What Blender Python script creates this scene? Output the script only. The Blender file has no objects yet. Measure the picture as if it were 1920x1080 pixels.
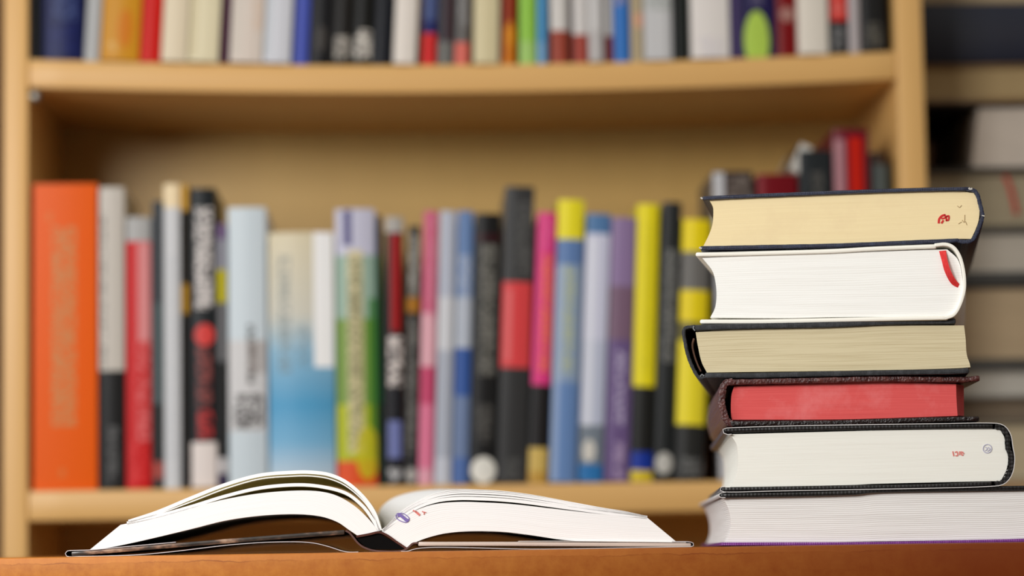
import bpy, bmesh, math, random
from mathutils import Vector, Matrix
random.seed(7)
SC = bpy.context.scene
COL = SC.collection
F = 5200.0                      # focal length in pixels of the 1920 px frame
TABLE_Z = 0.75
CAM = Vector((0.0, 0.0, TABLE_Z - 0.0031))
PITCH = math.atan(501.0 / F)
ROLL = -0.0156
R = Matrix.Rotation(math.pi / 2 + PITCH, 3, 'X') @ Matrix.Rotation(ROLL, 3, 'Z')

def ray(px, py):
    return R @ Vector(((px - 960.0) / F, -(py - 540.0) / F, -1.0))

def at(px, py, Y):
    d = ray(px, py)
    return CAM + d * (Y / d.y)

def hor(px):
    return 1041.0 - 0.0156 * (px - 960.0)

def heading(vx):
    d = ray(vx, hor(vx))
    return math.atan2(d.x, d.y)

# ------------------------------------------------------------------ helpers
def srgb(c):
    out = []
    for v in c:
        v = v / 255.0
        out.append(v / 12.92 if v <= 0.04045 else ((v + 0.055) / 1.055) ** 2.4)
    return (out[0], out[1], out[2], 1.0)

def catmull(p, n):
    p = [Vector((a[0], a[1])) for a in p]
    if len(p) == 2:
        return [p[0].lerp(p[1], i / (n - 1)) for i in range(n)]
    # arc-length parametrised centripetal-like resampling
    L = [0.0]
    for i in range(1, len(p)):
        L.append(L[-1] + (p[i] - p[i - 1]).length)
    out = []
    for k in range(n):
        s = L[-1] * k / (n - 1)
        i = 0
        while i < len(p) - 2 and s > L[i + 1]:
            i += 1
        t = (s - L[i]) / max(1e-9, L[i + 1] - L[i])
        h = L[i + 1] - L[i]
        def tan(j):
            if j == 0: return (p[1] - p[0]) / max(1e-9, L[1] - L[0])
            if j == len(p) - 1: return (p[-1] - p[-2]) / max(1e-9, L[-1] - L[-2])
            return (p[j + 1] - p[j - 1]) / max(1e-9, L[j + 1] - L[j - 1])
        m0, m1 = tan(i) * h, tan(i + 1) * h
        t2, t3 = t * t, t * t * t
        out.append(p[i] * (2*t3 - 3*t2 + 1) + m0 * (t3 - 2*t2 + t) + p[i+1] * (-2*t3 + 3*t2) + m1 * (t3 - t2))
    return out

def finish(bm, name, mats, parent=None, bevel=0.0, sharp=35, loc=None):
    bmesh.ops.remove_doubles(bm, verts=bm.verts, dist=1e-6)
    bmesh.ops.recalc_face_normals(bm, faces=bm.faces)
    if bevel > 0:
        es = [e for e in bm.edges if len(e.link_faces) == 2 and e.calc_face_angle(0) > math.radians(55)]
        if es:
            bmesh.ops.bevel(bm, geom=es, offset=bevel, segments=2, profile=0.5, affect='EDGES', clamp_overlap=True)
    for f in bm.faces: f.smooth = True
    for e in bm.edges:
        if len(e.link_faces) == 2 and e.calc_face_angle(0) > math.radians(sharp):
            e.smooth = False
    me = bpy.data.meshes.new(name)
    bm.to_mesh(me); bm.free()
    if not isinstance(mats, (list, tuple)): mats = [mats]
    for m in mats: me.materials.append(m)
    o = bpy.data.objects.new(name, me)
    COL.objects.link(o)
    if parent is not None: o.parent = parent
    if loc is not None: o.location = loc
    return o

def add_box(bm, x0, x1, y0, y1, z0, z1, mi=0):
    v = [bm.verts.new((x, y, z)) for x in (x0, x1) for y in (y0, y1) for z in (z0, z1)]
    for idx in ((0,1,3,2), (4,6,7,5), (0,4,5,1), (2,3,7,6), (0,2,6,4), (1,5,7,3)):
        f = bm.faces.new([v[i] for i in idx]); f.material_index = mi

def thing(name, label, cat, loc=(0, 0, 0), rz=0.0, group=None):
    o = bpy.data.objects.new(name, None)
    o.empty_display_size = 0.02
    COL.objects.link(o)
    o.location = loc; o.rotation_euler = (0, 0, rz)
    o['label'] = label; o['category'] = cat
    if group: o['group'] = group
    return o

# strip: a polyline (x,z) given a thickness, extruded along local y.  Caps take material 1.
def strip_bm(bm, pts, th, y0, y1, cap=0, seg=1, side=0):
    n = len(pts)
    if not isinstance(th, (list, tuple)): th = [th] * n
    A, B = [], []
    for i in range(n):
        a = pts[max(0, i - 1)]; b = pts[min(n - 1, i + 1)]
        d = (b - a)
        if d.length < 1e-9: d = Vector((1, 0))
        d.normalize()
        nr = Vector((-d.y, d.x))
        A.append(pts[i] + nr * th[i] / 2); B.append(pts[i] - nr * th[i] / 2)
    rows = []
    for k in range(seg + 1):
        y = y0 + (y1 - y0) * k / seg
        rows.append(([bm.verts.new((p.x, y, p.y)) for p in A], [bm.verts.new((p.x, y, p.y)) for p in B]))
    for i in range(n - 1):
        for k in (0, seg):
            a, b = rows[k]
            f = bm.faces.new((a[i], a[i+1], b[i+1], b[i])); f.material_index = cap
        for k in range(seg):
            (a, b), (a2, b2) = rows[k], rows[k + 1]
            f = bm.faces.new((a[i], a2[i], a2[i+1], a[i+1])); f.material_index = side
            f = bm.faces.new((b[i], b[i+1], b2[i+1], b2[i])); f.material_index = side
    for k in range(seg):
        (a, b), (a2, b2) = rows[k], rows[k + 1]
        f = bm.faces.new((a[0], b[0], b2[0], a2[0])); f.material_index = side
        f = bm.faces.new((a[-1], a2[-1], b2[-1], b[-1])); f.material_index = side

# Coons-patch block of pages with UV (u along the page, v across the leaves)
def block_bm(bm, bot, top, left, right, y0, y1, nu=40, nv=10, warp=None):
    B = catmull(bot, nu); T = catmull(top, nu)
    Lf = catmull(left, nv) if left else catmull([B[0], T[0]], nv)
    Rt = catmull(right, nv) if right else catmull([B[-1], T[-1]], nv)
    uvl = bm.loops.layers.uv.verify()
    G = []
    for j in range(nv):
        v = j / (nv - 1)
        row = []
        for i in range(nu):
            u = i / (nu - 1)
            p = (B[i]*(1-v) + T[i]*v) + (Lf[j]*(1-u) + Rt[j]*u) - (B[0]*(1-u)*(1-v) + B[-1]*u*(1-v) + T[0]*(1-u)*v + T[-1]*u*v)
            row.append(p)
        G.append(row)
    def layer(y):
        return [[bm.verts.new((p.x, y, p.y)) for p in row] for row in G]
    V0, V1 = layer(y0), layer(y1)
    def face(vs, uvs):
        f = bm.faces.new(vs)
        for l, uv in zip(f.loops, uvs): l[uvl].uv = uv
    U = lambda i: i / (nu - 1)
    W = lambda j: j / (nv - 1)
    for j in range(nv - 1):
        for i in range(nu - 1):
            uv = [(U(i), W(j)), (U(i+1), W(j)), (U(i+1), W(j+1)), (U(i), W(j+1))]
            face((V0[j][i], V0[j][i+1], V0[j+1][i+1], V0[j+1][i]), uv)
            face((V1[j][i], V1[j][i+1], V1[j+1][i+1], V1[j+1][i]), uv)
        for i in (0, nu - 1):
            face((V0[j][i], V1[j][i], V1[j+1][i], V0[j+1][i]), [(0, W(j)), (1, W(j)), (1, W(j+1)), (0, W(j+1))])
    for i in range(nu - 1):
        for j in (0, nv - 1):
            face((V0[j][i], V0[j][i+1], V1[j][i+1], V1[j][i]), [(U(i), W(j)), (U(i+1), W(j)), (U(i+1), W(j)), (U(i), W(j))])

# ------------------------------------------------------------------ materials
def newmat(name):
    m = bpy.data.materials.new(name); m.use_nodes = True
    nt = m.node_tree
    b = nt.nodes['Principled BSDF']
    return m, nt, b

def lk(nt, a, b): nt.links.new(a, b)

def nmath(nt, op, a, b=None, clamp=False):
    n = nt.nodes.new('ShaderNodeMath'); n.operation = op; n.use_clamp = clamp
    for i, v in enumerate((a, b)):
        if v is None: continue
        if isinstance(v, (int, float)): n.inputs[i].default_value = v
        else: lk(nt, v, n.inputs[i])
    return n.outputs[0]

def nmix(nt, fac, a, b):
    n = nt.nodes.new('ShaderNodeMix'); n.data_type = 'RGBA'
    for s, v in ((n.inputs[0], fac), (n.inputs[6], a), (n.inputs[7], b)):
        if isinstance(v, (int, float)): s.default_value = v
        elif isinstance(v, tuple): s.default_value = v
        else: lk(nt, v, s)
    return n.outputs[2]

def noise(nt, vec, scale, detail=3, rough=0.5):
    n = nt.nodes.new('ShaderNodeTexNoise')
    n.inputs['Scale'].default_value = scale; n.inputs['Detail'].default_value = detail; n.inputs['Roughness'].default_value = rough
    if vec is not None: lk(nt, vec, n.inputs['Vector'])
    return n.outputs[0]

def coords(nt, kind='Object', scale=(1, 1, 1)):
    t = nt.nodes.new('ShaderNodeTexCoord'); m = nt.nodes.new('ShaderNodeMapping')
    m.inputs['Scale'].default_value = scale
    lk(nt, t.outputs[kind], m.inputs['Vector'])
    return m.outputs[0]

def bump(nt, b, h, strength, dist=0.001):
    n = nt.nodes.new('ShaderNodeBump'); n.inputs['Strength'].default_value = strength; n.inputs['Distance'].default_value = dist
    lk(nt, h, n.inputs['Height']); lk(nt, n.outputs[0], b.inputs['Normal'])

def ramp(nt, fac, stops, interp='LINEAR'):
    n = nt.nodes.new('ShaderNodeValToRGB'); n.color_ramp.interpolation = interp
    e = n.color_ramp.elements
    while len(e) > 1: e.remove(e[-1])
    e[0].position = stops[0][0]; e[0].color = stops[0][1]
    for p, c in stops[1:]:
        k = e.new(p); k.color = c
    lk(nt, fac, n.inputs[0])
    return n.outputs[0]

def plain(name, c, rough=0.5, spec=0.5, var=0.06, nscale=60):
    m, nt, b = newmat(name)
    col = srgb(c)
    nz = noise(nt, coords(nt), nscale)
    dark = tuple(x * (1 - var * 2) for x in col[:3]) + (1,)
    lk(nt, nmix(nt, nz, dark, tuple(min(1, x * (1 + var)) for x in col[:3]) + (1,)), b.inputs['Base Color'])
    b.inputs['Roughness'].default_value = rough
    b.inputs['Specular IOR Level'].default_value = spec
    return m

def cloth(name, c, c2, rough=0.55, weave=2600, sp=0.5):
    m, nt, b = newmat(name)
    v = coords(nt)
    w1 = nt.nodes.new('ShaderNodeTexWave'); w1.inputs['Scale'].default_value = weave / 6.28; w1.bands_direction = 'X'
    w2 = nt.nodes.new('ShaderNodeTexWave'); w2.inputs['Scale'].default_value = weave / 6.28; w2.bands_direction = 'Z'
    lk(nt, v, w1.inputs[0]); lk(nt, v, w2.inputs[0])
    w1.inputs['Distortion'].default_value = 1.5; w2.inputs['Distortion'].default_value = 1.5
    h = nmath(nt, 'ADD', w1.outputs[1], w2.outputs[1])
    nz = noise(nt, v, 220, 5, 0.7)
    f = ramp(nt, nz, [(0.45, (0, 0, 0, 1)), (0.72, (1, 1, 1, 1))])
    lk(nt, nmix(nt, f, srgb(c), srgb(c2)), b.inputs['Base Color'])
    b.inputs['Roughness'].default_value = rough
    b.inputs['Specular IOR Level'].default_value = sp
    bump(nt, b, nmath(nt, 'ADD', h, nmath(nt, 'MULTIPLY', nz, 2.0)), 0.35, 0.0003)
    return m

def leather(name, c, c2):
    m, nt, b = newmat(name)
    v = coords(nt)
    vo = nt.nodes.new('ShaderNodeTexVoronoi'); vo.inputs['Scale'].default_value = 700; lk(nt, v, vo.inputs['Vector'])
    nz = noise(nt, v, 160, 6, 0.7)
    f = ramp(nt, nz, [(0.42, (0, 0, 0, 1)), (0.7, (1, 1, 1, 1))])
    lk(nt, nmix(nt, f, srgb(c), srgb(c2)), b.inputs['Base Color'])
    b.inputs['Roughness'].default_value = 0.24
    bump(nt, b, nmath(nt, 'ADD', vo.outputs['Distance'], nmath(nt, 'MULTIPLY', nz, 3.0)), 0.6, 0.0006)
    return m

def pages(name, c, c2, lines=90, contrast=0.5, blotch=0.2, c3=None, rough=0.8, waves=0, wamp=0.5):
    """paper edges: fine layers across v, slow waviness along u"""
    m, nt, b = newmat(name)
    v = coords(nt, 'UV', (1.2, lines * 0.5, 1))
    n1 = noise(nt, v, 1.0, 4, 0.75)
    v2 = coords(nt, 'UV', (3.0, lines * 2.2, 1))
    n2 = noise(nt, v2, 1.0, 2, 0.5)
    s = nmath(nt, 'ADD', nmath(nt, 'MULTIPLY', n1, 0.6), nmath(nt, 'MULTIPLY', n2, 0.4))
    f = ramp(nt, s, [(0.36, (1, 1, 1, 1)), (0.52, (0, 0, 0, 1))])
    f = nmath(nt, 'MULTIPLY', f, contrast)
    if waves:
        t_ = nt.nodes.new('ShaderNodeTexCoord'); s_ = nt.nodes.new('ShaderNodeSeparateXYZ'); lk(nt, t_.outputs['UV'], s_.inputs[0])
        nw = noise(nt, coords(nt, 'UV', (4, 3, 1)), 1.0, 3, .5)
        ph = nmath(nt, 'ADD', nmath(nt, 'MULTIPLY', s_.outputs[1], waves * 6.283), nmath(nt, 'MULTIPLY', nw, 9.0))
        sw = nmath(nt, 'POWER', nmath(nt, 'MULTIPLY', nmath(nt, 'ADD', nmath(nt, 'SINE', ph), 1.0), 0.5), 2.0)
        f = nmath(nt, 'ADD', f, nmath(nt, 'MULTIPLY', sw, wamp), True)
    base = nmix(nt, f, srgb(c), srgb(c2))
    if c3:
        nb = noise(nt, coords(nt), 38, 5, 0.65)
        fb = ramp(nt, nb, [(0.5, (0, 0, 0, 1)), (0.75, (1, 1, 1, 1))])
        base = nmix(nt, nmath(nt, 'MULTIPLY', fb, blotch), base, srgb(c3))
    lk(nt, base, b.inputs['Base Color'])
    b.inputs['Roughness'].default_value = rough
    b.inputs['Specular IOR Level'].default_value = 0.2
    bump(nt, b, s, 0.25, 0.0004)
    return m

def beech(name, c1, c2, axis='X'):
    m, nt, b = newmat(name)
    sc = {'X': (3, 60, 60), 'Z': (60, 60, 3)}[axis]
    v = coords(nt, 'Object', sc)
    n1 = noise(nt, v, 1.0, 6, 0.6)
    lk(nt, nmix(nt, n1, srgb(c1), srgb(c2)), b.inputs['Base Color'])
    b.inputs['Roughness'].default_value = 0.42
    b.inputs['Specular IOR Level'].default_value = 0.4
    return m

def band_mat(name, h, bands, marks=(), rough=0.45, linear=False, w=0.03):
    """bands: (height fraction from the foot, colour) ; marks: printed or highlight blocks, discs or rows of lettering on the spine
       mark = (kind, x0, x1, z0, z1, colour, strength) with metres across / fractions up"""
    m, nt, b = newmat(name)
    t = nt.nodes.new('ShaderNodeTexCoord'); s = nt.nodes.new('ShaderNodeSeparateXYZ')
    lk(nt, t.outputs['Object'], s.inputs[0])
    x = s.outputs[0]; z = nmath(nt, 'DIVIDE', s.outputs[2], h)
    bands = sorted(bands, key=lambda q: q[0])
    col = ramp(nt, z, [(max(0, min(1, p)), srgb(c)) for p, c in bands], 'LINEAR' if linear else 'CONSTANT')
    for k, (kind, x0, x1, z0, z1, c, st) in enumerate(marks):
        cx, hx = (x0 + x1) / 2, max(1e-5, (x1 - x0) / 2); cz, hz = (z0 + z1) / 2, max(1e-5, (z1 - z0) / 2)
        dx = nmath(nt, 'DIVIDE', nmath(nt, 'ABSOLUTE', nmath(nt, 'SUBTRACT', x, cx)), hx)
        dz = nmath(nt, 'DIVIDE', nmath(nt, 'ABSOLUTE', nmath(nt, 'SUBTRACT', z, cz)), hz)
        if kind == 'disc':
            r = nmath(nt, 'ADD', nmath(nt, 'MULTIPLY', dx, dx), nmath(nt, 'MULTIPLY', dz, dz))
            f = nmath(nt, 'LESS_THAN', r, 1.0)
        else:
            f = nmath(nt, 'LESS_THAN', nmath(nt, 'MAXIMUM', dx, dz), 1.0)
        if kind == 'text':
            mp = nt.nodes.new('ShaderNodeMapping'); lk(nt, t.outputs['Object'], mp.inputs[0])
            mp.inputs['Scale'].default_value = (170, 0.0, 260); mp.inputs['Location'].default_value = (k * 7.3, k * 3.1, k * 1.7 + h * 31)
            nz = noise(nt, mp.outputs[0], 1.0, 2, 0.6)
            f = nmath(nt, 'MULTIPLY', f, nmath(nt, 'GREATER_THAN', nz, 0.47))
        f = nmath(nt, 'MULTIPLY', f, st)
        col = nmix(nt, f, col, srgb(c))
    lk(nt, col, b.inputs['Base Color'])
    b.inputs['Roughness'].default_value = rough
    b.inputs['Specular IOR Level'].default_value = 0.1
    return m

M = {}
M['case_x'] = beech('beech_foil_shelf', (212, 164, 96), (228, 182, 114), 'X')
M['case_z'] = beech('beech_foil_upright', (212, 164, 96), (228, 182, 114), 'Z')
M['back'] = beech('beech_foil_back', (202, 164, 94), (212, 174, 102), 'Z')
M['wall'] = plain('panelled_wall', (112, 80, 54), 0.9, 0.2, 0.02, 4)
M['floor'] = plain('dark_floor', (120, 92, 68), 0.5, 0.4, 0.1, 6)
M['pin'] = plain('steel_pin', (130, 126, 116), 0.4, 0.5, 0.02)
M['pin'].node_tree.nodes['Principled BSDF'].inputs['Metallic'].default_value = 0.9

# ------------------------------------------------------------------ camera
cam = bpy.data.cameras.new('camera'); camo = bpy.data.objects.new('camera', cam); COL.objects.link(camo)
camo.location = CAM; camo.rotation_mode = 'QUATERNION'; camo.rotation_quaternion = R.to_quaternion()
cam.sensor_width = 36.0; cam.lens = 36.0 * F / 1920.0
cam.clip_start = 0.05; cam.clip_end = 50
cam.dof.use_dof = True; cam.dof.focus_distance = 1.625; cam.dof.aperture_fstop = 4.6; cam.dof.aperture_blades = 0
SC.camera = camo

# ------------------------------------------------------------------ bookcase frame
VX = 780.0
TH = heading(VX)                    # depth heading
RZ = -TH
EU = Vector((math.cos(RZ), math.sin(RZ), 0)); EV = Vector((-math.sin(RZ), math.cos(RZ), 0))
P0 = at(867, 600, 2.43)

def onplane(px, py, back=0.0):
    o = P0 + EV * back
    d = ray(px, py)
    t = (o - CAM).dot(EV) / d.dot(EV)
    return CAM + d * t

UL = onplane(52, 600)               # inner face of the left upright
ORG = Vector((UL.x, UL.y, 0))
def uz(px, py, back=0.0):
    p = onplane(px, py, back)
    return (p - ORG).dot(EU), p.z
def world(u, v, z): return ORG + EU * u + EV * v + Vector((0, 0, z))

U_L0 = uz(6, 600)[0]
U_R0 = uz(1683, 170)[0]; U_R1 = uz(1733, 170)[0]
Z_LO_T = uz(300, 917)[1]; Z_LO_B = uz(300, 974)[1]
Z_UP_T = uz(58, 110)[1]; Z_UP_B = uz(58, 166)[1]
DEP = 0.245; SAG = 0.0085
W_IN = U_R0
def z_up(u):
    t = u / W_IN
    return Z_UP_T - SAG * 4 * t * (1 - t)
TH_UP = 0.0255

bc = thing('bookcase', 'light beech bookcase with two shelves of upright books', 'bookcase', world(0, 0, 0), RZ)
for a, b in ((U_L0, 0.0), (U_R0, U_R1)):
    bm = bmesh.new(); add_box(bm, a, b, 0, DEP, 0, 1.72)
    finish(bm, 'side_panel', M['case_z'], bc, 0.0015)
def shelf(ztop, th, sag, name='shelf'):
    bm = bmesh.new(); n = 24
    rows = []
    for i in range(n + 1):
        t = i / n; x = 0.0002 + (W_IN - 0.0004) * t; dz = -sag * 4 * t * (1 - t)
        rows.append([bm.verts.new((x, y, z + dz)) for y, z in ((0.001, ztop - th), (DEP - 0.006, ztop - th), (DEP - 0.006, ztop), (0.001, ztop))])
    for i in range(n):
        for k in range(4):
            bm.faces.new((rows[i][k], rows[i][(k+1) % 4], rows[i+1][(k+1) % 4], rows[i+1][k]))
    bm.faces.new(rows[0]); bm.faces.new(rows[-1][::-1])
    return finish(bm, name, M['case_x'], bc, 0.002)
shelf(Z_UP_T, TH_UP, SAG)
shelf(Z_LO_T, Z_LO_T - Z_LO_B, 0.0)
shelf(0.42, 0.025, 0.0); shelf(0.08, 0.025, 0.0); shelf(1.715, 0.025, 0.0)
bm = bmesh.new(); add_box(bm, 0.0002, W_IN - 0.0002, DEP - 0.0055, DEP - 0.001, 0.06, 1.71)
finish(bm, 'back_panel', M['back'], bc)
pu, pz = uz(67, 177)
bm = bmesh.new()
bmesh.ops.create_uvsphere(bm, u_segments=16, v_segments=10, radius=0.0045)
for v in bm.verts: v.co.y *= 0.5; v.co.z *= 1.2
bmesh.ops.translate(bm, verts=bm.verts, vec=(pu - 0.001, 0.008, pz))
add_box(bm, -0.0005, pu, 0.006, 0.010, pz - 0.0015, pz + 0.0015)
finish(bm, 'shelf_pin', M['pin'], bc)

PG = {
 'cream': pages('paper_cream', (226, 212, 176), (196, 178, 138), 60, 0.5),
 'white': pages('paper_white', (238, 236, 228), (205, 200, 190), 60, 0.4),
}

def upright_book(label, u0, u1, z0, h, bands, marks=(), lean=0.0, setb=0.008, depth=0.17, grp=None, rough=0.35, linear=False, bulge=0.002, name='book', px=None):
    """an upright book, origin at its lower front left corner"""
    w = max(0.004, (u1 - u0)) * math.cos(lean) - 0.0006
    lift = 0.0003 + (w * math.sin(lean) if lean > 0 else 0.0)
    root = thing(name, label, 'book', world(u0, setb, z0 + lift), RZ, grp)
    root.rotation_euler = (0, lean, RZ)
    m = band_mat('printed_cover', h, bands, marks, rough, linear)
    bm = bmesh.new()
    t = min(0.0022, w * 0.14)
    n = 10
    outer, inner = [], []
    for i in range(n + 1):
        a = i / n; x = w * a
        y = -bulge * (1 - (2*a - 1) ** 2)
        outer.append((x, y))
    prof_o = [(0, depth)] + outer + [(w, depth)]
    inner = [(t + (w - 2*t) * i / n, t - bulge * (1 - (2*i/n - 1) ** 2)) for i in range(n + 1)]
    prof_i = [(t, depth)] + inner + [(w - t, depth)]
    k = len(prof_o)
    lo = [bm.verts.new((x, y, 0)) for x, y in prof_o]; hi = [bm.verts.new((x, y, h)) for x, y in prof_o]
    li = [bm.verts.new((x, y, 0)) for x, y in prof_i]; hii = [bm.verts.new((x, y, h)) for x, y in prof_i]
    for i in range(k - 1):
        bm.faces.new((lo[i], lo[i+1], hi[i+1], hi[i]))
        bm.faces.new((li[i], hii[i], hii[i+1], li[i+1]))
        bm.faces.new((lo[i], li[i], li[i+1], lo[i+1]))
        bm.faces.new((hi[i], hi[i+1], hii[i+1], hii[i]))
    for i in (0, k - 1):
        bm.faces.new((lo[i], hi[i], hii[i], li[i]))
    finish(bm, 'cover', m, root, 0.0)
    bm = bmesh.new(); add_box(bm, t + 0.0001, w - t - 0.0001, t + 0.0006, depth - 0.003, 0.0025, h - 0.0025)
    finish(bm, 'page_block', PG[random.choice(['cream', 'white'])], root)
    return root

# ---- books on the middle shelf: px extents at the foot, lean, top edge in px
def mid(label, xa, xb, ytop, cols, marks=(), topx=None, setb=0.008, depth=0.17, linear=False, rough=0.35, bulge=0.002, grp=None):
    """xa/xb: pixel edges at the foot (y=900). cols: (pixel y of the band's lower end upward) -> see below"""
    ua, ub = uz(xa, 905, setb)[0], uz(xb, 905, setb)[0]
    z0 = Z_LO_T
    xm = (xa + xb) / 2 if topx is None else topx + (xb - xa) / 2
    ztop = uz(xm, ytop, setb)[1]
    lean = 0.0
    if topx is not None:
        ut, zt = uz(topx, ytop + 5, setb)
        lean = math.atan((ut - ua) / (zt - z0))
    h = (ztop - z0) / math.cos(lean)
    fz = lambda py: (uz(xm, py, setb)[1] - z0) / (ztop - z0)
    bands = [(0.0, cols[-1][1])]
    # cols listed from the top: (y where this colour starts, colour)
    bands = []
    for i, (y, c) in enumerate(cols):
        if linear: bands.append((max(0.0, min(1.0, fz(y))), c))
        else:
            yb = cols[i+1][0] if i + 1 < len(cols) else 917
            bands.append((max(0.0, fz(yb)) if i + 1 < len(cols) else 0.0, c))
    ppm = (xb - xa) / (ub - ua)
    mk = [(k, (a - xa) / ppm, (b - xa) / ppm, fz(y1), fz(y0), c, s) for (k, a, b, y0, y1, c, s) in marks]
    return upright_book(label, ua, ub, z0, h, bands, mk, lean, setb, depth, grp, rough, linear, bulge)

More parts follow.
